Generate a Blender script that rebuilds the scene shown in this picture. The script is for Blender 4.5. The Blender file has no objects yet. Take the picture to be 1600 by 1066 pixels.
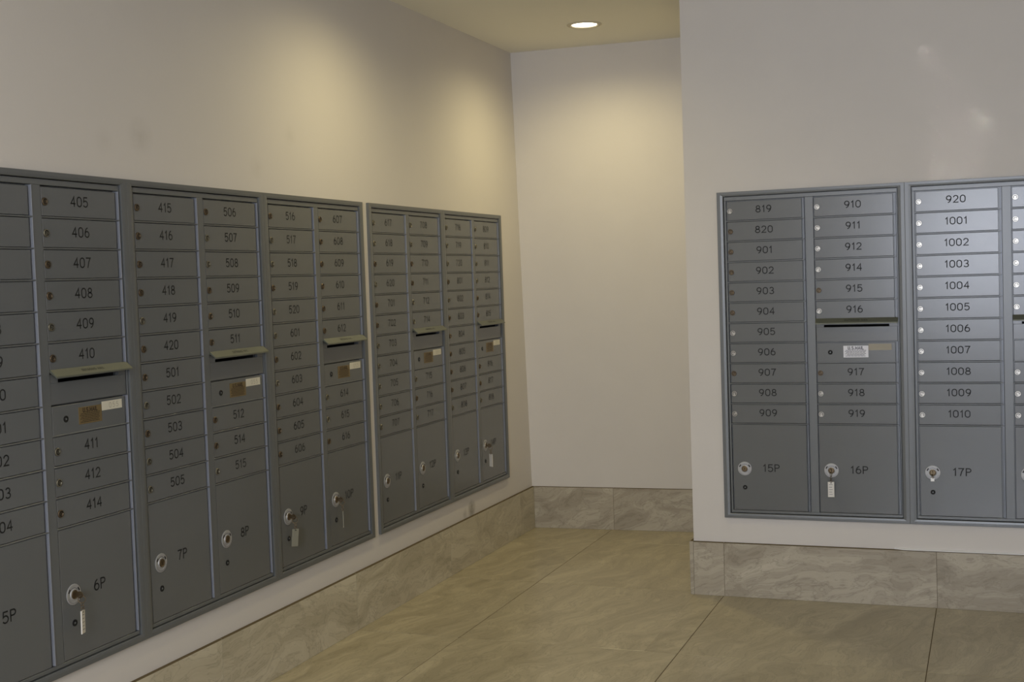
import bpy, bmesh, math, random
from mathutils import Vector, Matrix
PI = math.pi
random.seed(7)
scene = bpy.context.scene
COL = scene.collection

# ------------------------------------------------------------------ camera
yaw, pitch, roll = 0.3618, -0.0489, -0.0337
cy, sy = math.cos(yaw), math.sin(yaw)
cp, sp = math.cos(pitch), math.sin(pitch)
F = Vector((-sy*cp, cy*cp, sp))
R = Vector((cy, sy, 0))
U = R.cross(F)
R2 = math.cos(roll)*R + math.sin(roll)*U
U2 = -math.sin(roll)*R + math.cos(roll)*U
cam_data = bpy.data.cameras.new('camera')
cam = bpy.data.objects.new('camera', cam_data)
COL.objects.link(cam)
cam.matrix_world = Matrix.Translation((2.4975, -5.6266, 1.4415)) @ Matrix((R2, U2, -F)).transposed().to_4x4()
cam_data.sensor_fit = 'HORIZONTAL'
cam_data.sensor_width = 36.0
cam_data.lens = 36.0*1981.3/1600.0
cam_data.clip_start = 0.05
scene.camera = cam

# ------------------------------------------------------------------ light and exposure
scene.view_settings.view_transform = 'Standard'
scene.view_settings.look = 'None'
scene.view_settings.exposure = 0.0
scene.view_settings.gamma = 1.0
scene.view_settings.use_curve_mapping = False
world = bpy.data.worlds.new('world')
scene.world = world
world.use_nodes = True
world.node_tree.nodes['Background'].inputs['Color'].default_value = (0.62, 0.72, 0.95, 1)
world.node_tree.nodes['Background'].inputs['Strength'].default_value = 1.0

def area_light(name, loc, rot, sx, sy_, power, color, spread=PI):
    ld = bpy.data.lights.new(name, 'AREA')
    ld.shape = 'RECTANGLE'; ld.size = sx; ld.size_y = sy_
    ld.energy = power; ld.color = color; ld.spread = spread
    o = bpy.data.objects.new(name, ld)
    o.location = loc; o.rotation_euler = rot
    COL.objects.link(o)
    return o
# daylight entering through the glazed entrance behind the camera
area_light('entrance_daylight', (2.58, -8.86, 1.80), (PI/2, 0, 0), 1.10, 1.50, 172.0, (0.82, 0.87, 1.0))
# added overhead fill light, standing in for unseen lobby lamps
area_light('lobby_fill_light', (1.5, -5.0, 2.68), (0, 0, 0), 0.9, 0.9, 33.0, (1.0, 0.95, 0.88))

# added lamps without a fixture, drawing faint light streaks on the right wall
def streak_light(x, z, w, h, ang, power, spread):
    o = area_light('added_streak_light', (x, -5.8, z), (PI/2, ang, 0), w, h, power, (1.0, 0.97, 0.92), math.radians(spread))
    return o
STREAK_LIGHTS = [(2.385, 2.14, 0.020, 0.45, -0.656, 0.020, 0.6), (2.302, 1.96, 0.045, 0.34, 0.0, 0.012, 0.8), (2.425, 1.90, 0.03, 0.22, 0.0, 0.006, 0.8)]
for g in STREAK_LIGHTS: streak_light(*g)

DOWN_POWER = 47.0
DOWN_COLOR = (1.0, 0.85, 0.46)

# ------------------------------------------------------------------ materials
def srgb(r, g, b):
    f = lambda c: (c/255/12.92) if c/255 <= 0.04045 else ((c/255+0.055)/1.055)**2.4
    return (f(r), f(g), f(b), 1)

def mat(name, color, rough=0.5, metal=0.0, spec=0.5, bump=0.0, bscale=200.0, emit=None, estr=0.0, var=0.0, coat=0.0, trans=0.0):
    m = bpy.data.materials.new(name)
    m.use_nodes = True
    nt = m.node_tree
    b = nt.nodes['Principled BSDF']
    b.inputs['Base Color'].default_value = color
    b.inputs['Roughness'].default_value = rough
    b.inputs['Metallic'].default_value = metal
    b.inputs['Specular IOR Level'].default_value = spec
    b.inputs['Coat Weight'].default_value = coat
    b.inputs['Coat Roughness'].default_value = 0.25
    b.inputs['Transmission Weight'].default_value = trans
    tc = nt.nodes.new('ShaderNodeTexCoord')
    if emit:
        b.inputs['Emission Color'].default_value = emit
        b.inputs['Emission Strength'].default_value = estr
    if bump or var:
        n = nt.nodes.new('ShaderNodeTexNoise')
        n.inputs['Scale'].default_value = bscale
        n.inputs['Detail'].default_value = 3
        nt.links.new(tc.outputs['Object'], n.inputs['Vector'])
        if bump:
            bp = nt.nodes.new('ShaderNodeBump')
            bp.inputs['Strength'].default_value = bump
            bp.inputs['Distance'].default_value = 0.002
            nt.links.new(n.outputs['Fac'], bp.inputs['Height'])
            nt.links.new(bp.outputs['Normal'], b.inputs['Normal'])
        if var:
            n2 = nt.nodes.new('ShaderNodeTexNoise')
            n2.inputs['Scale'].default_value = 5.0
            n2.inputs['Detail'].default_value = 4
            nt.links.new(tc.outputs['Object'], n2.inputs['Vector'])
            mx = nt.nodes.new('ShaderNodeMix'); mx.data_type = 'RGBA'
            mx.inputs[6].default_value = tuple(c*(1-var) for c in color[:3])+(1,)
            mx.inputs[7].default_value = tuple(min(1, c*(1+var)) for c in color[:3])+(1,)
            nt.links.new(n2.outputs['Fac'], mx.inputs[0])
            nt.links.new(mx.outputs[2], b.inputs['Base Color'])
    return m

def scuffed_paint(name, color, spots):
    """painted plaster with a few scuffs: spots = (x, y, z, radius, strength) in object space"""
    m = mat(name, color, rough=0.6, spec=0.3, bump=0.12, bscale=120.0)
    nt = m.node_tree; b = nt.nodes['Principled BSDF']
    tc = [n for n in nt.nodes if n.type == 'TEX_COORD'][0]
    nz = nt.nodes.new('ShaderNodeTexNoise'); nz.inputs['Scale'].default_value = 1.7; nz.inputs['Detail'].default_value = 5
    nt.links.new(tc.outputs['Object'], nz.inputs['Vector'])
    mx = nt.nodes.new('ShaderNodeMix'); mx.data_type = 'RGBA'
    mx.inputs[6].default_value = tuple(c*0.97 for c in color[:3])+(1,)
    mx.inputs[7].default_value = tuple(c*1.03 for c in color[:3])+(1,)
    nt.links.new(nz.outputs['Fac'], mx.inputs[0])
    last = mx.outputs[2]
    fine = nt.nodes.new('ShaderNodeTexNoise'); fine.inputs['Scale'].default_value = 35; fine.inputs['Detail'].default_value = 4
    nt.links.new(tc.outputs['Object'], fine.inputs['Vector'])
    for x, y, z, rad, st in spots:
        d = nt.nodes.new('ShaderNodeVectorMath'); d.operation = 'DISTANCE'
        d.inputs[1].default_value = (x, y, z)
        nt.links.new(tc.outputs['Object'], d.inputs[0])
        mr = nt.nodes.new('ShaderNodeMapRange')
        mr.inputs['From Min'].default_value = 0; mr.inputs['From Max'].default_value = rad
        mr.inputs['To Min'].default_value = st; mr.inputs['To Max'].default_value = 0
        nt.links.new(d.outputs['Value'], mr.inputs['Value'])
        mu = nt.nodes.new('ShaderNodeMath'); mu.operation = 'MULTIPLY'
        nt.links.new(mr.outputs['Result'], mu.inputs[0]); nt.links.new(fine.outputs['Fac'], mu.inputs[1])
        k = nt.nodes.new('ShaderNodeMix'); k.data_type = 'RGBA'
        nt.links.new(mu.outputs[0], k.inputs[0]); nt.links.new(last, k.inputs[6])
        k.inputs[7].default_value = srgb(95, 85, 62)
        last = k.outputs[2]
    nt.links.new(last, b.inputs['Base Color'])
    return m

def stone(name, dark, mid, light, rough, angle, spec=0.5):
    """veined porcelain stone tile; veins swirl along a drifting direction, shifted per tile"""
    m = bpy.data.materials.new(name); m.use_nodes = True
    nt = m.node_tree; b = nt.nodes['Principled BSDF']
    tc = nt.nodes.new('ShaderNodeTexCoord'); oi = nt.nodes.new('ShaderNodeObjectInfo')
    ml = nt.nodes.new('ShaderNodeMath'); ml.operation = 'MULTIPLY'; ml.inputs[1].default_value = 37.0
    nt.links.new(oi.outputs['Random'], ml.inputs[0])
    cb = nt.nodes.new('ShaderNodeCombineXYZ')
    for i in range(3): nt.links.new(ml.outputs[0], cb.inputs[i])
    ad = nt.nodes.new('ShaderNodeVectorMath'); ad.operation = 'ADD'
    nt.links.new(tc.outputs['Object'], ad.inputs[0]); nt.links.new(cb.outputs[0], ad.inputs[1])
    vr = nt.nodes.new('ShaderNodeVectorRotate'); vr.rotation_type = 'EULER_XYZ'; vr.inputs['Rotation'].default_value = angle
    nt.links.new(ad.outputs[0], vr.inputs['Vector'])
    mp = nt.nodes.new('ShaderNodeMapping')
    mp.inputs['Scale'].default_value = (1.0, 5.0, 5.0)
    nt.links.new(vr.outputs[0], mp.inputs['Vector'])
    wn = nt.nodes.new('ShaderNodeTexNoise'); wn.inputs['Scale'].default_value = 1.6; wn.inputs['Detail'].default_value = 3
    nt.links.new(ad.outputs[0], wn.inputs['Vector'])
    sc = nt.nodes.new('ShaderNodeVectorMath'); sc.operation = 'SCALE'; sc.inputs['Scale'].default_value = 1.8
    nt.links.new(wn.outputs['Color'], sc.inputs[0])
    a2 = nt.nodes.new('ShaderNodeVectorMath'); a2.operation = 'ADD'
    nt.links.new(mp.outputs[0], a2.inputs[0]); nt.links.new(sc.outputs[0], a2.inputs[1])
    n1 = nt.nodes.new('ShaderNodeTexNoise'); n1.inputs['Scale'].default_value = 2.2; n1.inputs['Detail'].default_value = 9
    n1.inputs['Roughness'].default_value = 0.6; n1.inputs['Distortion'].default_value = 0.6
    nt.links.new(a2.outputs[0], n1.inputs['Vector'])
    rp = nt.nodes.new('ShaderNodeValToRGB')
    e = rp.color_ramp.elements
    e[0].position = 0.30; e[0].color = dark
    e[1].position = 0.72; e[1].color = light
    k = rp.color_ramp.elements.new(0.5); k.color = mid
    nt.links.new(n1.outputs['Fac'], rp.inputs['Fac'])
    # thin darker vein lines
    n2 = nt.nodes.new('ShaderNodeTexNoise'); n2.inputs['Scale'].default_value = 2.6; n2.inputs['Detail'].default_value = 5
    nt.links.new(a2.outputs[0], n2.inputs['Vector'])
    s = nt.nodes.new('ShaderNodeMath'); s.operation = 'SUBTRACT'; s.inputs[1].default_value = 0.5
    nt.links.new(n2.outputs['Fac'], s.inputs[0])
    ab = nt.nodes.new('ShaderNodeMath'); ab.operation = 'ABSOLUTE'; nt.links.new(s.outputs[0], ab.inputs[0])
    mr = nt.nodes.new('ShaderNodeMapRange'); mr.inputs['From Min'].default_value = 0; mr.inputs['From Max'].default_value = 0.016
    mr.inputs['To Min'].default_value = 0.38; mr.inputs['To Max'].default_value = 0
    nt.links.new(ab.outputs[0], mr.inputs['Value'])
    mx = nt.nodes.new('ShaderNodeMix'); mx.data_type = 'RGBA'
    nt.links.new(mr.outputs['Result'], mx.inputs[0]); nt.links.new(rp.outputs['Color'], mx.inputs[6])
    mx.inputs[7].default_value = tuple(c*0.72 for c in dark[:3])+(1,)
    # contour-like sediment lines
    m9 = nt.nodes.new('ShaderNodeMath'); m9.operation = 'MULTIPLY'; m9.inputs[1].default_value = 11.0
    nt.links.new(n1.outputs['Fac'], m9.inputs[0])
    pp = nt.nodes.new('ShaderNodeMath'); pp.operation = 'PINGPONG'; pp.inputs[1].default_value = 0.5
    nt.links.new(m9.outputs[0], pp.inputs[0])
    r9 = nt.nodes.new('ShaderNodeMapRange'); r9.inputs['From Max'].default_value = 0.13
    r9.inputs['To Min'].default_value = 0.48; r9.inputs['To Max'].default_value = 0
    nt.links.new(pp.outputs[0], r9.inputs['Value'])
    m8 = nt.nodes.new('ShaderNodeMix'); m8.data_type = 'RGBA'
    nt.links.new(r9.outputs['Result'], m8.inputs[0]); nt.links.new(mx.outputs[2], m8.inputs[6])
    m8.inputs[7].default_value = tuple(c*0.75 for c in dark[:3])+(1,)
    nt.links.new(m8.outputs[2], b.inputs['Base Color'])
    b.inputs['Roughness'].default_value = rough
    b.inputs['Specular IOR Level'].default_value = spec
    bp = nt.nodes.new('ShaderNodeBump'); bp.inputs['Strength'].default_value = 0.15; bp.inputs['Distance'].default_value = 0.002
    nt.links.new(n1.outputs['Fac'], bp.inputs['Height']); nt.links.new(bp.outputs['Normal'], b.inputs['Normal'])
    return m

WALL = srgb(207, 202, 196)
M = dict(
    wall=mat('wall_paint', WALL, rough=0.6, spec=0.3, bump=0.12, bscale=120.0, var=0.03),
    wall_left=scuffed_paint('scuffed_wall_paint', WALL,
                            [(0, 0.31, 0.272, 0.055, 1.5), (0, 0.22, 0.262, 0.035, 0.6), (0, -2.27, 1.93, 0.07, 0.25),
                             (0, -2.45, 1.90, 0.05, 0.12), (0, -1.35, 2.02, 0.05, 0.12), (0, -1.6, 1.88, 0.05, 0.12)]),
    ceiling=mat('ceiling_paint', srgb(240, 237, 224), rough=0.8, spec=0.2, bump=0.1, bscale=90.0),
    floor=stone('floor_stone', srgb(145, 135, 109), srgb(163, 153, 126), srgb(184, 174, 146), 0.30, (0, 0, -1.30)),
    skirt=stone('skirting_stone', srgb(140, 131, 114), srgb(164, 155, 138), srgb(188, 180, 162), 0.38, (0, 0.22, 0.1)),
    skirt_y=stone('lit_skirting_stone', srgb(162, 153, 130), srgb(186, 177, 154), srgb(206, 198, 176), 0.38, (0, 0, -1.45)),  # same stone lightened: extra light on the left skirting put in its colour
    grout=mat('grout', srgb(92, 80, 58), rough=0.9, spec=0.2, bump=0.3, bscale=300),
    door=mat('grey_powder_coat', srgb(96, 98, 99), rough=0.24, spec=0.58, bump=0.06, bscale=700.0, var=0.03),
    frame=mat('grey_anodised_frame', srgb(96, 99, 100), rough=0.34, metal=0.1, spec=0.7, bump=0.04, bscale=500.0),
    dark=mat('dark_interior', srgb(30, 30, 30), rough=0.8),
    black=mat('black_fill', srgb(22, 23, 24), rough=0.6, spec=0.3),
    steel=mat('lock_steel', srgb(176, 172, 164), rough=0.32, metal=0.9, bump=0.1, bscale=300),
    steel_dark=mat('dark_lock_steel', srgb(116, 112, 98), rough=0.4, metal=0.7, bump=0.1, bscale=300),  # darker lock steel, used on the left wall units
    brass=mat('tarnished_brass', srgb(98, 84, 66), rough=0.4, metal=0.7, bump=0.1, bscale=300),
    hinge=mat('sheen_tinted_hinge', srgb(146, 150, 160), rough=0.38, metal=0.35),  # paler than the frame, daylight sheen on the strips put into the colour
    disc=mat('satin_disc', srgb(166, 166, 166), rough=0.42, metal=0.35, bump=0.15, bscale=400),
    visor=mat('bare_metal_visor', srgb(98, 101, 90), rough=0.42, metal=0.35, bump=0.06, bscale=300),
    key=mat('key_metal', srgb(112, 98, 78), rough=0.35, metal=0.9),
    tag=mat('white_plastic_tag', srgb(214, 210, 202), rough=0.4, bump=0.1, bscale=200),
    tag_clear=mat('cloudy_plastic_tag', srgb(150, 148, 132), rough=0.25, trans=0.35),
    gold=mat('gold_foil_notice', srgb(116, 100, 68), rough=0.45, metal=0.2, var=0.15),
    goldink=mat('brown_ink', srgb(48, 36, 22), rough=0.6),
    white=mat('white_notice', srgb(220, 220, 226), rough=0.35),
    ink=mat('grey_ink', srgb(96, 96, 104), rough=0.6),
    cream=mat('cream_label', srgb(204, 200, 184), rough=0.45, var=0.05),
    creamink=mat('faint_label_ink', srgb(150, 146, 132), rough=0.6),
    yellowed=mat('yellowed_label', srgb(150, 142, 122), rough=0.45, var=0.08),
    lens=mat('lit_lens', (1, 1, 1, 1), emit=(1.0, 0.90, 0.70, 1), estr=9.0),
    ring=mat('white_trim_ring', srgb(205, 196, 172), rough=0.4),
    glass=mat('entrance_glass', (1, 1, 1, 1), rough=0.0, trans=1.0),
    alu=mat('aluminium', srgb(120, 122, 124), rough=0.4, metal=0.7),
)
M['glass'].node_tree.nodes['Principled BSDF'].inputs['IOR'].default_value = 1.05

# ------------------------------------------------------------------ mesh helpers
class MB:
    def __init__(s): s.v = []; s.f = []; s.m = []
    def add(s, verts, faces, mi=0):
        o = len(s.v); s.v += [tuple(v) for v in verts]
        s.f += [tuple(i+o for i in f) for f in faces]; s.m += [mi]*len(faces)
    def box(s, x0, x1, y0, y1, z0, z1, mi=0):
        s.add([(x0,y0,z0),(x1,y0,z0),(x1,y1,z0),(x0,y1,z0),(x0,y0,z1),(x1,y0,z1),(x1,y1,z1),(x0,y1,z1)],
              [(3,2,1,0),(4,5,6,7),(0,1,5,4),(1,2,6,5),(2,3,7,6),(3,0,4,7)], mi)
    def cham(s, x0, x1, z0, z1, d0, d1, c, mi=0):
        """plate facing -Y with chamfered front edges; depths d are outward (towards -Y)"""
        b = [(x0,-d0,z0),(x1,-d0,z0),(x1,-d0,z1),(x0,-d0,z1)]
        m = [(x0,-(d1-c),z0),(x1,-(d1-c),z0),(x1,-(d1-c),z1),(x0,-(d1-c),z1)]
        t = [(x0+c,-d1,z0+c),(x1-c,-d1,z0+c),(x1-c,-d1,z1-c),(x0+c,-d1,z1-c)]
        f = [(3,2,1,0),(8,9,10,11)]
        for i in range(4):
            j = (i+1) % 4
            f += [(i,j,j+4,i+4),(i+4,j+4,j+8,i+8)]
        s.add(b+m+t, f, mi)
    def disc(s, cx, cz, prof, n=20, mi=0):
        """turned shape about the outward axis: prof = [(radius, outward depth)...]"""
        vs = []; fs = []
        for r, d in prof:
            for k in range(n):
                a = 2*PI*k/n
                vs.append((cx+r*math.cos(a), -d, cz+r*math.sin(a)))
        for i in range(len(prof)-1):
            for k in range(n):
                k2 = (k+1) % n
                fs.append((i*n+k, i*n+k2, (i+1)*n+k2, (i+1)*n+k))
        fs.append(tuple((len(prof)-1)*n+k for k in range(n)))
        s.add(vs, fs, mi)
    def ribbon(s, pts, w, d, closed=False, mi=0):
        """flat stroke in the XZ plane at outward depth d"""
        n = len(pts); L = []; Rr = []
        ext = w*0.5
        P = [Vector(p) for p in pts]
        if not closed:
            P[0] = P[0]+(P[0]-P[1]).normalized()*ext*0.6
            P[-1] = P[-1]+(P[-1]-P[-2]).normalized()*ext*0.6
        for i in range(n):
            a = P[i-1] if (i > 0 or closed) else P[i]
            b = P[(i+1) % n] if (i < n-1 or closed) else P[i]
            t1 = (P[i]-a); t2 = (b-P[i])
            if t1.length < 1e-9: t1 = t2
            if t2.length < 1e-9: t2 = t1
            t1 = t1.normalized(); t2 = t2.normalized()
            t = (t1+t2)
            t = t.normalized() if t.length > 1e-6 else t1
            nrm = Vector((-t.y, t.x))
            k = max(0.45, nrm.dot(Vector((-t1.y, t1.x))))
            L.append(P[i]+nrm*w/2/k); Rr.append(P[i]-nrm*w/2/k)
        vs = [(p.x, -d, p.y) for p in L]+[(p.x, -d, p.y) for p in Rr]
        fs = [(i, n+i, n+(i+1) % n, (i+1) % n) for i in range(n if closed else n-1)]
        s.add(vs, fs, mi)
    def build(s, name, mats, parent=None, smooth=False):
        me = bpy.data.meshes.new(name)
        me.from_pydata(s.v, [], s.f)
        for m in (mats if isinstance(mats, (list, tuple)) else [mats]): me.materials.append(m)
        for p, i in zip(me.polygons, s.m): p.material_index = i; p.use_smooth = smooth
        bm = bmesh.new(); bm.from_mesh(me)
        if not name.startswith('number'): bmesh.ops.recalc_face_normals(bm, faces=bm.faces)
        bm.to_mesh(me); bm.free()
        return link(name, me, parent)

def link(name, me, parent=None, loc=(0, 0, 0)):
    o = bpy.data.objects.new(name, me)
    COL.objects.link(o)
    o.location = loc
    if parent: o.parent = parent
    return o

def thing(name, label, cat, loc, rz=0.0, group=None):
    o = bpy.data.objects.new(name, None); COL.objects.link(o)
    o.empty_display_size = 0.1
    o.location = loc; o.rotation_euler = (0, 0, rz)
    o['label'] = label; o['category'] = cat
    if group: o['group'] = group
    return o

def struct(o, label=None):
    o['kind'] = 'structure'
    if label: o['label'] = label
    return o

# ------------------------------------------------------------------ stroke font (unit cell 0.62 wide, 1 tall)
def arc(cx, cz, rx, rz, a0, a1, n=10):
    return [(cx+rx*math.cos(math.radians(a0+(a1-a0)*i/n)), cz+rz*math.sin(math.radians(a0+(a1-a0)*i/n))) for i in range(n+1)]
W = 0.60
G = {
    '0': (W, [(arc(.3, .68, .3, .32, 0, 180, 8)+arc(.3, .32, .3, .32, 180, 360, 8), True)]),
    '1': (0.34, [([(.04, .78), (.24, 1), (.24, 0)], False)]),
    '2': (W, [(arc(.3, .71, .28, .29, 165, -35, 9)+[(.02, 0), (.6, 0)], False)]),
    '3': (W, [(arc(.29, .75, .25, .25, 150, -90, 9)+arc(.29, .25, .29, .25, 90, -150, 9)[1:], False)]),
    '4': (W, [([(.45, 0), (.45, 1), (.0, .3), (.6, .3)], False)]),
    '5': (W, [([(.55, 1), (.09, 1), (.05, .54)]+arc(.28, .32, .31, .32, 125, -145, 11), False)]),
    '6': (W, [(arc(.3, .31, .29, .31, 0, 360, 14)[:-1], True), ([(.015, .36), (.06, .62), (.2, .88), (.38, 1)], False)]),
    '7': (W, [([(0, 1), (.58, 1), (.36, .6), (.2, 0)], False)]),
    '8': (W, [(arc(.3, .76, .24, .24, 0, 360, 12)[:-1], True), (arc(.3, .26, .3, .26, 0, 360, 12)[:-1], True)]),
    '9': (W, [(arc(.3, .69, .29, .31, 0, 360, 14)[:-1], True), ([(.585, .64), (.54, .38), (.4, .12), (.22, 0)], False)]),
    'P': (0.56, [([(0, 0), (0, 1), (.3, 1)]+arc(.3, .75, .25, .25, 80, -90, 8)+[(0, .5)], False)]),
    'U': (W, [([(0, 1), (0, .3)]+arc(.28, .28, .28, .28, 180, 360, 8)+[(.56, 1)], False)]),
    'S': (W, [(arc(.28, .75, .25, .25, 30, 270, 9)+arc(.28, .25, .27, .25, 90, -150, 9)[1:], False)]),
    'M': (.72, [([(0, 0), (0, 1), (.34, .2), (.68, 1), (.68, 0)], False)]),
    'A': (.64, [([(0, 0), (.31, 1), (.62, 0)], False), ([(.12, .34), (.5, .34)], False)]),
    'I': (.14, [([(.05, 0), (.05, 1)], False)]),
    'L': (.5, [([(0, 1), (0, 0), (.48, 0)], False)]),
    'O': (.7, [(arc(.34, .5, .34, .5, 0, 360, 16)[:-1], True)]),
    'T': (.6, [([(0, 1), (.6, 1)], False), ([(.3, 1), (.3, 0)], False)]),
    'G': (.68, [(arc(.34, .5, .34, .5, 45, 340, 12)+[(.66, .46), (.4, .46)], False)]),
    'N': (.6, [([(0, 0), (0, 1), (.56, 0), (.56, 1)], False)]),
    '.': (.14, [([(.04, 0), (.04, .08)], False)]),
    ' ': (.4, []),
}
def text(mb, s, cx, cz, h, d, sw=0.12, gap=0.26, mi=0, sx=1.0):
    tot = sum(G[c][0] for c in s)+gap*(len(s)-1)
    x = cx-tot*h*sx/2
    for c in s:
        w, st = G[c]
        for pts, cl in st:
            mb.ribbon([(x+p[0]*h*sx, cz-h/2+p[1]*h) for p in pts], sw*h, d, cl, mi)
        x += (w+gap)*h*sx

# ------------------------------------------------------------------ room dimensions
ZC = 2.7057
Y_R = -0.0747          # face of the right hand wall block
X_R = 1.2357           # its outer corner
Y_B = 1.1793           # back wall
Y_F = -8.9             # entrance wall behind the camera
X_E = 4.7              # far right side wall
HU = 1.4343            # mailbox unit height
WU = 0.3934            # half width of a unit
Z_B = 0.3536
H_B = 0.2410           # skirting tile height
T_B = 0.012
yE = 0.8343
GAP = 0.0556
units_y = dict(E=yE-2*WU, D=yE-4*WU, C=yE-GAP-6*WU, B=yE-GAP-8*WU, A=yE-GAP-10*WU)
xF, xG = 1.3809, 1.3809+2*WU

def yback(x, z):   # the back wall is a little out of plumb and square
    return Y_B-0.0498*(z-1.07)+0.048*x

# walls as thick slabs with openings for the recessed mailboxes
def wall_with_holes(name, axis, face, sign, a0, a1, z0, z1, holes, thick, m):
    """axis 'y': wall along Y at x=face, body on the -sign side; holes=(a0,a1,z0,z1)"""
    As = sorted({a0, a1}|{h[0] for h in holes}|{h[1] for h in holes})
    Zs = sorted({z0, z1}|{h[2] for h in holes}|{h[3] for h in holes})
    na, nz = len(As), len(Zs)
    mb = MB()
    solid = lambda i, j: 0 <= i < na-1 and 0 <= j < nz-1 and not any(h[0]-1e-6 <= As[i] and As[i+1] <= h[1]+1e-6 and h[2]-1e-6 <= Zs[j] and Zs[j+1] <= h[3]+1e-6 for h in holes)
    P = lambda a, d, z: (face-sign*d, a, z) if axis == 'y' else (a, face-sign*d, z)
    for i in range(na-1):
        for j in range(nz-1):
            if not solid(i, j): continue
            for d in (0, thick):
                mb.add([P(As[i], d, Zs[j]), P(As[i+1], d, Zs[j]), P(As[i+1], d, Zs[j+1]), P(As[i], d, Zs[j+1])], [(0, 1, 2, 3)])
            for (di, dj, e) in ((-1, 0, 'l'), (1, 0, 'r'), (0, -1, 'b'), (0, 1, 't')):
                if solid(i+di, j+dj): continue
                q = {'l': ((As[i], Zs[j]), (As[i], Zs[j+1])), 'r': ((As[i+1], Zs[j]), (As[i+1], Zs[j+1])),
                     'b': ((As[i], Zs[j]), (As[i+1], Zs[j])), 't': ((As[i], Zs[j+1]), (As[i+1], Zs[j+1]))}[e]
                mb.add([P(q[0][0], 0, q[0][1]), P(q[1][0], 0, q[1][1]), P(q[1][0], thick, q[1][1]), P(q[0][0], thick, q[0][1])], [(0, 1, 2, 3)])
    me = bpy.data.meshes.new(name); me.from_pydata(mb.v, [], mb.f); me.materials.append(m)
    bm = bmesh.new(); bm.from_mesh(me); bmesh.ops.remove_doubles(bm, verts=bm.verts, dist=1e-5)
    bmesh.ops.recalc_face_normals(bm, faces=bm.faces); bm.to_mesh(me); bm.free()
    return struct(link(name, me))

zh0, zh1 = Z_B+0.012, Z_B+HU-0.012
wall_with_holes('wall_left', 'y', 0.0, 1, Y_F, 1.45, 0.0, ZC,
                [(units_y['A']+.012, yE-GAP-4*WU-.012, zh0, zh1), (units_y['D']+.012, yE-.012, zh0, zh1)], 0.40, M['wall_left'])
wr = MB()   # right hand block: front face with opening; its return face towards the recess
wall_with_holes('wall_right', 'x', Y_R, -1, X_R, X_E, 0.0, ZC, [(xF+.012, xG+2*WU-.012, zh0, zh1)], 0.45, M['wall'])
rb = MB(); rb.box(X_R, X_R+0.1, Y_R+0.45, yback(X_R, 2.7)+0.3, 0, ZC)
struct(rb.build('wall_return', M['wall']))
bk = MB()
x0, x1 = -0.02, X_R+0.1
bk.add([(x0, yback(x0, 0), 0), (x1, yback(x1, 0), 0), (x1, yback(x1, ZC), ZC), (x0, yback(x0, ZC), ZC),
        (x0, 1.5, 0), (x1, 1.5, 0), (x1, 1.5, ZC), (x0, 1.5, ZC)],
       [(0,1,2,3),(7,6,5,4),(0,4,5,1),(1,5,6,2),(2,6,7,3),(3,7,4,0)])
struct(bk.build('wall_back', M['wall']))
se = MB(); se.box(X_E, X_E+0.15, Y_F, 0.4, 0, ZC); struct(se.build('wall_side', M['wall']))
# entrance wall behind the camera with a glazed doorway
fx0, fx1, fz1 = 1.88, 3.22, 2.64
wf = MB()
wf.box(-0.4, fx0, Y_F-0.15, Y_F, 0, ZC); wf.box(fx1, X_E+0.15, Y_F-0.15, Y_F, 0, ZC); wf.box(fx0, fx1, Y_F-0.15, Y_F, fz1, ZC)
struct(wf.build('wall_front', M['wall']))
wn = MB()
for a, b in ((fx0, fx0+.05), (fx1-.05, fx1), (2.53, 2.57)): wn.box(a, b, Y_F-0.11, Y_F-0.04, 0, fz1)
wn.box(fx0+.05, fx1-.05, Y_F-0.11, Y_F-0.04, fz1-.05, fz1); wn.box(fx0+.05, fx1-.05, Y_F-0.11, Y_F-0.04, 0.0, .08)
wo = struct(wn.build('door_1', M['alu']))
for a, b in ((fx0+.05, 2.53), (2.57, fx1-.05)):
    gl = MB(); gl.box(a, b, Y_F-0.08, Y_F-0.07, .08, fz1-.05); gl.build('pane', M['glass'], wo)

cl = MB(); cl.box(-0.4, X_E+0.15, Y_F-0.15, 1.5, ZC, ZC+0.1)
# ceiling has round holes for the downlights: keep it one slab, lights are surface trims with shallow cans
struct(cl.build('ceiling', M['ceiling']))

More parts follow.
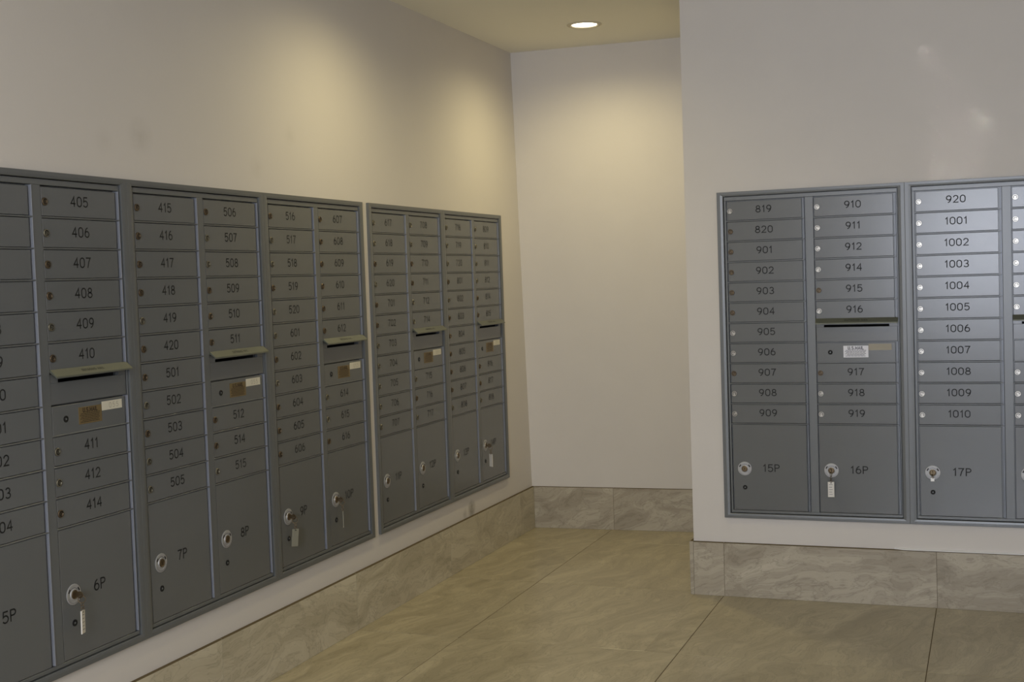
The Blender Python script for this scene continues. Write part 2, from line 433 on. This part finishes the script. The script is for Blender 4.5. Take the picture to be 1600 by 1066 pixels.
# floor: substrate plus individual tiles
fl = MB(); fl.box(-0.02, X_E+0.02, Y_F-0.15, 1.5, -0.08, -0.0015)
floor = struct(fl.build('floor', M['grout']))
jx = [0.4665+0.90*k for k in range(-1, 6)]
jy = [-0.030+0.947*k for k in range(-10, 3)]
JG = 0.0015
def tile_floor():
    for i in range(len(jx)):
        for j in range(len(jy)):
            a0 = jx[i]; a1 = a0+0.90; b0 = jy[j]; b1 = b0+0.947
            a0 = max(a0, 0.0); a1 = min(a1, X_E); b0 = max(b0, Y_F); b1 = min(b1, 1.32)
            if a1-a0 < .05 or b1-b0 < .05: continue
            rects = [(a0, a1, b0, b1)]
            if b1 > Y_R+.02 and a1 > X_R+.02:   # notch around the right hand block
                rects = []
                if a0 < X_R: rects.append((a0, X_R, b0, b1))
                if b0 < Y_R: rects.append((max(a0, X_R), a1, b0, Y_R))
            for n, (p, q, r, s) in enumerate(rects):
                if q-p < .03 or s-r < .03: continue
                t = MB()
                # chamfered top plate
                c = 0.0008; h = random.uniform(-0.0002, 0.0002)
                x0, x1, y0, y1 = p+JG*(p > 0.01 and n == 0), q-JG*(q == a1), r+JG, s-JG*(s == b1)
                cx, cyy = (x0+x1)/2, (y0+y1)/2
                x0 -= cx; x1 -= cx; y0 -= cyy; y1 -= cyy
                b = [(x0,y0,-.01),(x1,y0,-.01),(x1,y1,-.01),(x0,y1,-.01)]
                m = [(x0,y0,-c),(x1,y0,-c),(x1,y1,-c),(x0,y1,-c)]
                tt = [(x0+c,y0+c,h),(x1-c,y0+c,h),(x1-c,y1-c,h),(x0+c,y1-c,h)]
                f = [(8,9,10,11)]
                for k in range(4):
                    l = (k+1) % 4; f += [(k,l,l+4,k+4),(k+4,l+4,l+8,k+8)]
                t.add(b+m+tt, f)
                o = t.build('tile', M['floor'], floor); o.location = (cx, cyy, 0)
tile_floor()

# skirting: each stone tile a piece
def skirt(name, p0, p1, out, cuts, ends=(0, 0), T_B=T_B, stone_mat='skirt'):
    """p0->p1 run along the wall face, out = outward unit vector; cuts = fractions in metres along the run"""
    p0 = Vector(p0); p1 = Vector(p1); d = (p1-p0); L = d.length; d.normalize(); n = Vector(out)
    g = MB()
    def bx(mb, s0, s1, o0, o1, z0, z1, base=Vector((0, 0, 0))):
        vs = []
        for z in (z0, z1):
            for (s, o) in ((s0, o0), (s1, o0), (s1, o1), (s0, o1)):
                q = p0+d*s+n*o; vs.append((q.x-base.x, q.y-base.y, z))
        mb.add(vs, [(3,2,1,0),(4,5,6,7),(0,1,5,4),(1,2,6,5),(2,3,7,6),(3,0,4,7)])
    bx(g, 0.004, L-0.004, 0, T_B-0.002, 0, H_B-0.002)
    root = struct(g.build(name, M['grout']))
    cs = [-ends[0]]+[c for c in cuts if 0.03 < c < L-.03]+[L+ends[1]]
    for a, b in zip(cs[:-1], cs[1:]):
        t = MB(); base = p0+d*(a+b)/2
        j = 0.0008
        # tile body with a chamfered upper front edge
        s0, s1 = a+j, b-j; vs = []
        prof = [(0.0005, 0.0005), (T_B, 0.0005), (T_B, H_B-.003), (T_B-.003, H_B), (0.0005, H_B)]
        for s in (s0, s1):
            for (o, z) in prof:
                q = p0+d*s+n*o; vs.append((q.x-base.x, q.y-base.y, z))
        k = len(prof)
        fs = [tuple(range(k)), tuple(range(2*k-1, k-1, -1))]+[(i, (i+1) % k, (i+1) % k+k, i+k) for i in range(k)]
        t.add(vs, fs)
        t.m[2+3] = 1; t.m[2+2] = 1  # dark grout on top and chamfer paints the shadow line along the ledge
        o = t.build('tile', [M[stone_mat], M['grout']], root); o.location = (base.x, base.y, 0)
yb0 = yback(0, 0.12)
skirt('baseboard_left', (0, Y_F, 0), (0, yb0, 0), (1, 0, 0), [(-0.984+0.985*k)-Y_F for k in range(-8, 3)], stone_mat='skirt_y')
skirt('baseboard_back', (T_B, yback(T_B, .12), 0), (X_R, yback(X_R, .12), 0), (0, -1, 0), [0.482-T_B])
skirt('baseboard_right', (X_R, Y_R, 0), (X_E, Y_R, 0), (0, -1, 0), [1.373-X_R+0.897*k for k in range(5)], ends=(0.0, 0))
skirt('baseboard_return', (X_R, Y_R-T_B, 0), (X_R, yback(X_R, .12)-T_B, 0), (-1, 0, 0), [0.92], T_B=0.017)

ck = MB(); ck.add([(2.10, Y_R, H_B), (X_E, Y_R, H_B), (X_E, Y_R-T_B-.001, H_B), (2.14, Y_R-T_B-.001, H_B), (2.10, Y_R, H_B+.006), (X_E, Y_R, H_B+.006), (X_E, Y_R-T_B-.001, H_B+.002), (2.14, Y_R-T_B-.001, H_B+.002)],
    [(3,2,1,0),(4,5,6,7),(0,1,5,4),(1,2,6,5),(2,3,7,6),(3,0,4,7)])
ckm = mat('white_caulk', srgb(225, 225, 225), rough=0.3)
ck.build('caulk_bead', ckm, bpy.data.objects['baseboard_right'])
# ------------------------------------------------------------------ mailbox units
PV = 0.0889; V0 = 0.039
DOOR_D = 0.0040
cache = {}
def shared(key, fn):
    if key not in cache: cache[key] = fn()
    return cache[key]
def mesh_of(mb, name, mats, smooth=False):
    o = mb.build(name, mats, None, smooth); me = o.data
    bpy.data.objects.remove(o)
    return me

def small_door_mesh(w):
    mb = MB(); mb.cham(0, w, 0, PV-0.0070, -0.012, DOOR_D, 0.0012); return mesh_of(mb, 'compartment_door', M['door'])
def lock_mesh(kind, rot):
    mb = MB()
    mb.disc(0, 0, [(0.0115, 0), (0.0115, 0.0026), (0.0103, 0.0040), (0.0078, 0.0040), (0.0070, 0.0024), (0.0056, 0.0024), (0.0052, 0.0030), (0.0008, 0.0030)], 18, 0)
    # dark horseshoe groove and keyway
    a0 = rot
    mb.ribbon([(0.0070*math.cos(a0+t), 0.0070*math.sin(a0+t)) for t in [i*4.6/12 for i in range(13)]], 0.0024, 0.0042, False, 1)
    mb.ribbon([(-0.0033*math.sin(a0+2.3), 0.0033*math.cos(a0+2.3)), (0.0033*math.sin(a0+2.3), -0.0033*math.cos(a0+2.3))], 0.0015, 0.0033, False, 1)
    return mesh_of(mb, 'lock', [M[kind], M['black']])
def parcel_disc_mesh():
    mb = MB()
    mb.disc(0, 0, [(0.0305, 0), (0.0305, 0.0018), (0.029, 0.0026), (0.0225, 0.0026), (0.0215, 0.0018), (0.0165, 0.0018), (0.0155, 0.004), (0.0135, 0.0044)], 32, 0)
    mb.disc(0, 0, [(0.0135, 0.0044), (0.0128, 0.0065), (0.0105, 0.0072), (0.0095, 0.006), (0.001, 0.006)], 24, 1)
    for a in (32, 148):
        r = math.radians(a); t = Vector((-math.sin(r), math.cos(r))); c = Vector((math.cos(r), math.sin(r)))*0.0235
        mb.ribbon([tuple(c-t*0.0045), tuple(c+t*0.0045)], 0.0048, 0.0030, False, 2)
    mb.ribbon([(0.019*math.cos(math.radians(a)), 0.019*math.sin(math.radians(a))) for a in range(40, 145, 10)], 0.0014, 0.0022, False, 3)
    for a in range(205, 336, 13):   # small stamped marks on the lower rim
        r = math.radians(a); c = Vector((math.cos(r), math.sin(r)))
        mb.ribbon([tuple(c*0.0242), tuple(c*0.0272)], 0.0016, 0.0029, False, 3)
    mb.ribbon([(0, 0.004), (0, -0.004)], 0.002, 0.0064, False, 2)
    return mesh_of(mb, 'lock_disc', [M['disc'], M['key'], M['black'], M['ink']])
def tamper_lock_mesh():
    mb = MB()
    mb.disc(0, 0, [(0.0098, 0), (0.0098, 0.0014), (0.0084, 0.0020), (0.0045, 0.0010), (0.001, 0.0010)], 18, 0)
    mb.disc(0, 0, [(0.0030, 0.0010), (0.0030, 0.0024), (0.0012, 0.0026)], 12, 1)
    return mesh_of(mb, 'lower_lock', [M['black'], M['frame']])

def frame_mesh():
    mb = MB()
    H = HU
    zt = lambda v: H-v
    PD = -0.014   # recessed back plate
    # carcass shell behind the wall face
    x0, x1, z0, z1 = .015, 2*WU-.015, .015, H-.015
    D = -0.30
    mb.box(x0, x1, -D, -D+.003, z0, z1, 1)
    mb.box(x0, x0+.003, -PD, -D, z0, z1, 1); mb.box(x1-.003, x1, -PD, -D, z0, z1, 1)
    mb.box(x0, x1, -PD, -D, z0, z0+.003, 1); mb.box(x0, x1, -PD, -D, z1-.003, z1, 1)
    # back plate, leaving the outgoing slot open
    sa, sb = .445, .718; va, vb = .586, .600
    def plate(u0, u1, v0_, v1_): mb.box(u0, u1, -PD, -PD+.003, zt(v1_), zt(v0_), 0)
    plate(.015, 2*WU-.015, .015, va); plate(.015, 2*WU-.015, vb, H-.015); plate(.015, sa, va, vb); plate(sb, 2*WU-.015, va, vb)
    # flat inner frame around the doors
    FD = 0.0055
    def strip(u0, u1, v0_, v1_, d=FD, c=.0008): mb.cham(u0, u1, zt(v1_), zt(v0_), PD, d, c, 0)
    strip(.0300, .7568, .0215, .0375); strip(.0300, .7568, H-.0350, H-.0235)
    strip(.0300, .0385, .0375, H-.0350); strip(.7535, .7568, .0375, H-.0350)
    strip(.3775, .4125, .0375, H-.0350, 0.0058, .0012)
    for c, (u0, u1) in enumerate(((.0385, .3746), (.4125, .7508))):
        for k in range(1, 12):
            if c == 1 and k in (6, 7): continue
            v = V0+k*PV
            strip(u0, u1, v-.0022, v+.0018, 0.0056, .0006)
    return mesh_of(mb, 'inner_frame', [M['frame'], M['dark']])

def hinge_segments(col):
    u0 = (.3715, .7478)[col]
    vs = [.0375]+[V0+k*PV for k in range(1, 12)]+[HU-.0350]
    for k, (a, b) in enumerate(zip(vs[:-1], vs[1:])):
        if col == 1 and k == 6: continue
        yield u0, a+.0022, b-.0022
def hinge_mesh(h):
    mb = MB(); mb.cham(0, .0018, 0, h, -.012, .0092, .0003)
    return mesh_of(mb, 'hinge_strip', M['hinge'])
def trim_mesh():
    mb = MB()
    prof = [(0, -0.002), (0, .0124), (.04, .0130), (.55, .0130), (.90, .0118), (1.0, .0105), (1.0, -.010)]
    s, tp, bt = .0275, .0190, .0210
    X1, Z1 = 2*WU, HU
    n = len(prof); vs = []
    for cx_, cz_ in ((0, 0), (1, 0), (1, 1), (0, 1)):
        for a, d in prof:
            x = (0+a*s) if cx_ == 0 else X1-a*s
            z = (0+a*bt) if cz_ == 0 else Z1-a*tp
            vs.append((x, -d, z))
    fs = []
    for c in range(4):
        c2 = (c+1) % 4
        for i in range(n-1): fs.append((c*n+i, c2*n+i, c2*n+i+1, c*n+i+1))
    mb.add(vs, fs)
    return mesh_of(mb, 'trim', M['frame'])

def slot_panel_mesh():
    mb = MB(); H = HU; zt = lambda v: H-v
    u0, u1, v0, v1 = .4145, .7490, .5730, .6605
    sa, sb, va, vb = .447, .716, .588, .598
    d0, d1 = -.009, .0035
    mb.box(u0, u1, -d1, -d0, zt(va), zt(v0)); mb.cham(u0, u1, zt(v1), zt(vb), d0, d1, .001)
    mb.box(u0, sa, -d1, -d0, zt(vb), zt(va)); mb.box(sb, u1, -d1, -d0, zt(vb), zt(va))
    return mesh_of(mb, 'slot_panel', M['door'])
def visor_mesh():
    # sloping hood over the slot
    mb = MB(); zt = lambda v: HU-v
    u0, u1 = .413, .752
    prof = [(.0035, .5620), (.0065, .5600), (.0290, .5790), (.0300, .5835), (.0270, .5835), (.0255, .5805), (.0035, .5665)]
    n = len(prof); vs = []
    for u, ins in ((u0, 0), (u1, 0)):
        for d, v in prof: vs.append((u, -d, zt(v)))
    fs = [(i, (i+1) % n, (i+1) % n+n, i+n) for i in range(n)]+[tuple(range(n)), tuple(range(2*n-1, n-1, -1))]
    mb.add(vs, fs)
    o = mesh_of(mb, 'visor', M['visor']); return o
def visor_text_mesh():
    mb = MB()
    # laid on the slope: build flat then tilt
    t = MB(); text(t, 'OUTGOING MAIL', 0, 0, .0085, 0, .15, .35)
    dx, dz = .0290-.0065, .5790-.5600
    L = math.hypot(dx, dz)
    for x, y, z in t.v:
        k = (0.5-z/L)
        d = .0065+dx*k+.0004*dz/L; v = .5600+dz*k-.0004*dx/L
        mb.v.append((x+.5825, -d, HU-v))
    mb.f = t.f; mb.m = t.m
    return mesh_of(mb, 'number', M['black'])
def notice_mesh(kind):
    mb = MB()
    u0, u1, z0, z1 = 0, .103, 0, .050
    mb.cham(u0, u1, z0, z1, 0, .0006, .0003, 0)
    text(mb, 'U.S.MAIL', .0515, .0405, .0120, .0009, .26, .26, 1)
    for k, w in enumerate((.084, .09, .08, .088, .07, .086)):
        z = .030-.0048*k
        x = .0515-w/2; rnd = random.Random(k)
        while x < .0515+w/2-.006:
            l = rnd.uniform(.004, .012)
            mb.ribbon([(x, z), (min(x+l, .0515+w/2), z)], .0021, .0009, False, 1)
            x += l+.0025
    return mesh_of(mb, 'mail_notice', [M['gold'], M['goldink']] if kind == 'gold' else [M['white'], M['ink']])
def tape_mesh(kind, txt):
    mb = MB(); mb.cham(0, .094, 0, .027, 0, .0005, .0002, 0)
    text(mb, txt, .055, .0135, .015, .0008, .1, .5, 1)
    return mesh_of(mb, 'number_tape', [M['cream'] if kind == 'cream' else M['yellowed'], M['creamink']])

def make_unit(origin, rz, label, col1, col2, p1, p2, notice='gold', brass=0.45, seed=0):
    rnd = random.Random(seed)
    root = thing('mailbox_unit', label, 'mailbox', origin, rz, None)
    link('trim', shared('trim', trim_mesh), root)
    link('inner_frame', shared('frame', frame_mesh), root)
    for c in (0, 1):
        for u0, a, b in hinge_segments(c):
            h = round(b-a, 4)
            link('hinge_strip', shared(('h', h), lambda: hinge_mesh(h)), root, (u0, 0, HU-b))
    zt = lambda v: HU-v
    def number(par, s, cx, cz, h):
        t = MB(); text(t, s, 0, 0, h, 0, .145, .28, 0, 1.12)
        n = t.build('number', M['black'], par); n.location = (cx, -DOOR_D-.0004, cz)
    def door(u0, w, k, s):
        d = link('compartment_door', shared(('d', w), lambda: small_door_mesh(w)), root, (u0, 0, zt(V0+(k+1)*PV-.0036)))
        r = rnd.choice(range(6)); kind = 'brass' if rnd.random() < brass else ('steel_dark' if rz else 'steel')
        link('lock', shared(('l', kind, r), lambda: lock_mesh(kind, -1.2+r*.5)), d, (.0125, -DOOR_D, .0405))
        number(d, s, w/2-.002, .0455, .0275)
    for k, s in enumerate(col1): door(.043, .3205, k, s)
    rows = [0, 1, 2, 3, 4, 5, 8, 9, 10]
    for k, s in zip(rows, col2): door(.416, .3235, k, s)
    # parcel doors
    pv0, pv1 = V0+11*PV+.0032, HU-.0362
    for u0, w, s in ((.043, .3205, p1), (.416, .3235, p2)):
        def pm(w=w):
            mb = MB(); mb.cham(0, w, 0, pv1-pv0, -.012, DOOR_D, .0012); return mesh_of(mb, 'parcel_door', M['door'])
        d = link('parcel_door', shared(('p', w), pm), root, (u0, 0, zt(pv1)))
        zz = lambda v: pv1-v
        link('lock_disc', shared('disc', parcel_disc_mesh), d, (.050, -DOOR_D, zz(1.215)))
        link('lower_lock', shared('tamper', tamper_lock_mesh), d, (.0495, -DOOR_D, zz(1.298)))
        number(d, s, .166, zz(1.211), .0300)
    # outgoing slot, carrier door
    link('slot_panel', shared('slot', slot_panel_mesh), root)
    vz = link('visor', shared('visor', visor_mesh), root); vz['label'] = 'sloping bare metal hood over the slot'
    link('lettering', shared('visor_text', visor_text_mesh), vz)
    def cm():
        mb = MB(); mb.cham(0, .3235, 0, .0835, -.012, DOOR_D, .0012); return mesh_of(mb, 'carrier_door', M['door'])
    c = link('carrier_door', shared('carrier', cm), root, (.416, 0, zt(.7488)))
    link('lower_lock', shared('tamper', tamper_lock_mesh), c, (.0555, -DOOR_D, .0430))
    n = link('mail_notice', shared(('n', notice), lambda: notice_mesh(notice)), c, (.1100, -DOOR_D-.0002, .0200))
    n['label'] = 'white postal notice' if notice == 'white' else 'worn gold postal notice'
    link('number_tape', shared(('t', notice), lambda: tape_mesh('cream' if notice == 'gold' else 'old', '055')), c, (.2140, -DOOR_D-.0004, .0500))
    return root

def seq(a, n):
    out = []; x = a
    while len(out) < n:
        if x % 100 > 20: x = (x//100+1)*100+1
        if x % 100 == 13: x += 1
        out.append(str(x)); x += 1
    return out, x
def nums(start):
    a, x = seq(start, 11); b, x = seq(x, 9); return a, b, x
x = 314
table = [('A', 'on the left wall at the photo edge'), ('B', 'on the left wall, third and fourth columns'), ('C', 'left of the bare wall strip'),
         ('D', 'right of the bare wall strip'), ('E', 'on the left wall nearest the back corner'),
         ('F', 'on the right wall, nearest the corner'), ('G', 'on the right wall, catching the light')]
p = 5
for i, (u, where) in enumerate(table):
    a, b, x = nums(x)
    lab = 'grey mailbox cluster, doors %s to %s, %s' % (a[0], b[-1], where)
    if u in units_y: org, rz = (0.0, units_y[u], Z_B), PI/2
    else: org, rz = ((xF if u == 'F' else xG), Y_R, Z_B), 0.0
    make_unit(org, rz, lab, a, b, '%dP' % p, '%dP' % (p+1), 'white' if u in 'FG' else 'gold', 0.55 if i < 5 else 0.25 if u == 'F' else 0.0, seed=i+3)
    p += 2

# ------------------------------------------------------------------ keys left in the parcel locks
def torus(mb, c, r, t, axis, n=18, k=8, mi=0):
    """ring centred c; axis = unit normal of the ring plane"""
    ax = Vector(axis).normalized()
    e1 = ax.orthogonal().normalized(); e2 = ax.cross(e1)
    vs = []; fs = []
    for i in range(n):
        a = 2*PI*i/n; rd = e1*math.cos(a)+e2*math.sin(a)
        for j in range(k):
            b = 2*PI*j/k
            vs.append(tuple(Vector(c)+rd*(r+t*math.cos(b))+ax*t*math.sin(b)))
    for i in range(n):
        for j in range(k):
            fs.append((i*k+j, ((i+1) % n)*k+j, ((i+1) % n)*k+(j+1) % k, i*k+(j+1) % k))
    mb.add(vs, fs, mi)

def make_key(origin, rz, label, tag='tag', twist=0.0, tilt=0.0):
    """origin: centre of the lock on the door face; hangs outward (-Y local)"""
    root = thing('key', label, 'key', origin, rz)
    k = MB()
    # blade entering the keyway and a rounded bow standing in the vertical plane
    k.box(-.0011, .0011, -.012, -.0062, -.0035, .0035)
    n = 16; vs = []
    for s in (-.0012, .0012):
        for i in range(n):
            a = 2*PI*i/n
            vs.append((s, -.0225+.0115*math.cos(a), .0105*math.sin(a)))
    k.add(vs, [tuple(range(n)), tuple(range(2*n-1, n-1, -1))]+[(i, (i+1) % n, (i+1) % n+n, i+n) for i in range(n)])
    k.build('blade', M['key'], root)
    if tag is None:
        r = MB(); torus(r, (0, -.030, -.012), .0095, .0012, (0.9, .3, 0)); r.build('ring', M['key'], root, True)
        b = MB()
        b.cham(-.008, .008, -.033, -.017, 0, .003, .0008); o = b.build('fob', M['steel'], root); o.location = (0, -.028, 0)
        return root
    r = MB(); torus(r, (0, -.0285, -.0125), .0105, .0011, (0.9, .45, 0)); r.build('ring', M['key'], root, True)
    c = MB()
    torus(c, (0, -.030, -.0265), .0048, .0009, (.3, .95, 0), 12, 6)
    torus(c, (0, -.030, -.0345), .0048, .0009, (.95, .3, 0), 12, 6)
    torus(c, (0, -.030, -.0425), .0048, .0009, (.3, .95, 0), 12, 6)
    c.build('chain', M['key'], root, True)
    t = MB()
    w, h, d = .0135, .066, .0035
    for (x0, x1, z0, z1, d0, d1, mi) in ((-w, w, -h, 0, -d/2, d/2, 0),):
        t.cham(x0, x1, z0, z1, d0, d1, .0008, mi)
    if tag == 'tag':
        for kx in range(5):
            z = -.012-.0105*kx
            t.ribbon([(-.008, z), (.006-.002*(kx % 2), z)], .0018, d/2+.0004, False, 1)
    t.ribbon([(-.002, -.0045), (.002, -.0045)], .0035, d/2+.0003, False, 2)
    o = t.build('tag', [M[tag], M['ink'], M['black']], root)
    o.location = (0, -.030, -.0450); o.rotation_euler = (0, tilt, twist)
    return root

def lock_pos(u, second):
    du = (.416 if second else .043)+.050
    z = Z_B+HU-1.215
    if u in units_y: return (DOOR_D, units_y[u]+du, z), PI/2
    return ((xF if u == 'F' else xG)+du, Y_R-DOOR_D, z), 0.0
for u, sec, lab, tg, tw, tl in (
    ('A', True, 'key with long white tag hanging from parcel door 6P', 'tag', .35, .05),
    ('C', False, 'key with cloudy plastic tag hanging from parcel door 9P', 'tag_clear', -.55, .10),
    ('C', True, 'key with narrow cloudy tag hanging from parcel door 10P', 'tag_clear', .55, .04),
    ('E', True, 'key with short white tag hanging from parcel door 14P', 'tag', 1.0, 0.0),
    ('F', True, 'key with white tag hanging straight from parcel door 16P', 'tag', .1, 0.0),
    ('G', False, 'untagged key with small metal fob in parcel door 17P', None, 0, 0)):
    pos, rz = lock_pos(u, sec)
    make_key(pos, rz, lab, tg, tw, tl)

# ------------------------------------------------------------------ recessed ceiling lights
def downlight(x, y, label):
    root = thing('ceiling_light', label, 'light', (x, y, ZC), 0, 'recessed ceiling downlights')
    n = 40
    def lathe(prof, m, name):
        vs = []; fs = []
        for r, z in prof:
            for k in range(n):
                a = 2*PI*k/n; vs.append((r*math.cos(a), r*math.sin(a), z))
        for i in range(len(prof)-1):
            for k in range(n): fs.append((i*n+k, i*n+(k+1) % n, (i+1)*n+(k+1) % n, (i+1)*n+k))
        if prof[-1][0] < .08 and name == 'lens': fs.append(tuple((len(prof)-1)*n+k for k in range(n)))
        mb = MB(); mb.add(vs, fs); return mb.build(name, m, root, True)
    lathe([(.088, -.0005), (.088, -.003), (.084, -.006), (.070, -.007), (.064, -.004), (.0635, -.001)], M['ring'], 'trim_ring')
    lathe([(.0632, -.0015), (.05, -.0018), (.02, -.002)], M['lens'], 'lens')
    ld = bpy.data.lights.new('downlight_lamp', 'SPOT')
    ld.energy = DOWN_POWER; ld.color = DOWN_COLOR; ld.spot_size = math.radians(162); ld.spot_blend = 1.0; ld.shadow_soft_size = 0.055
    lo = bpy.data.objects.new('downlight_lamp', ld); COL.objects.link(lo); lo.parent = root; lo.location = (0, 0, -.012)
downlight(0.609, 0.539, 'lit round recessed downlight in the ceiling before the back wall')
downlight(0.609, -1.10, 'lit round recessed downlight above the left mailboxes, nearer the camera')
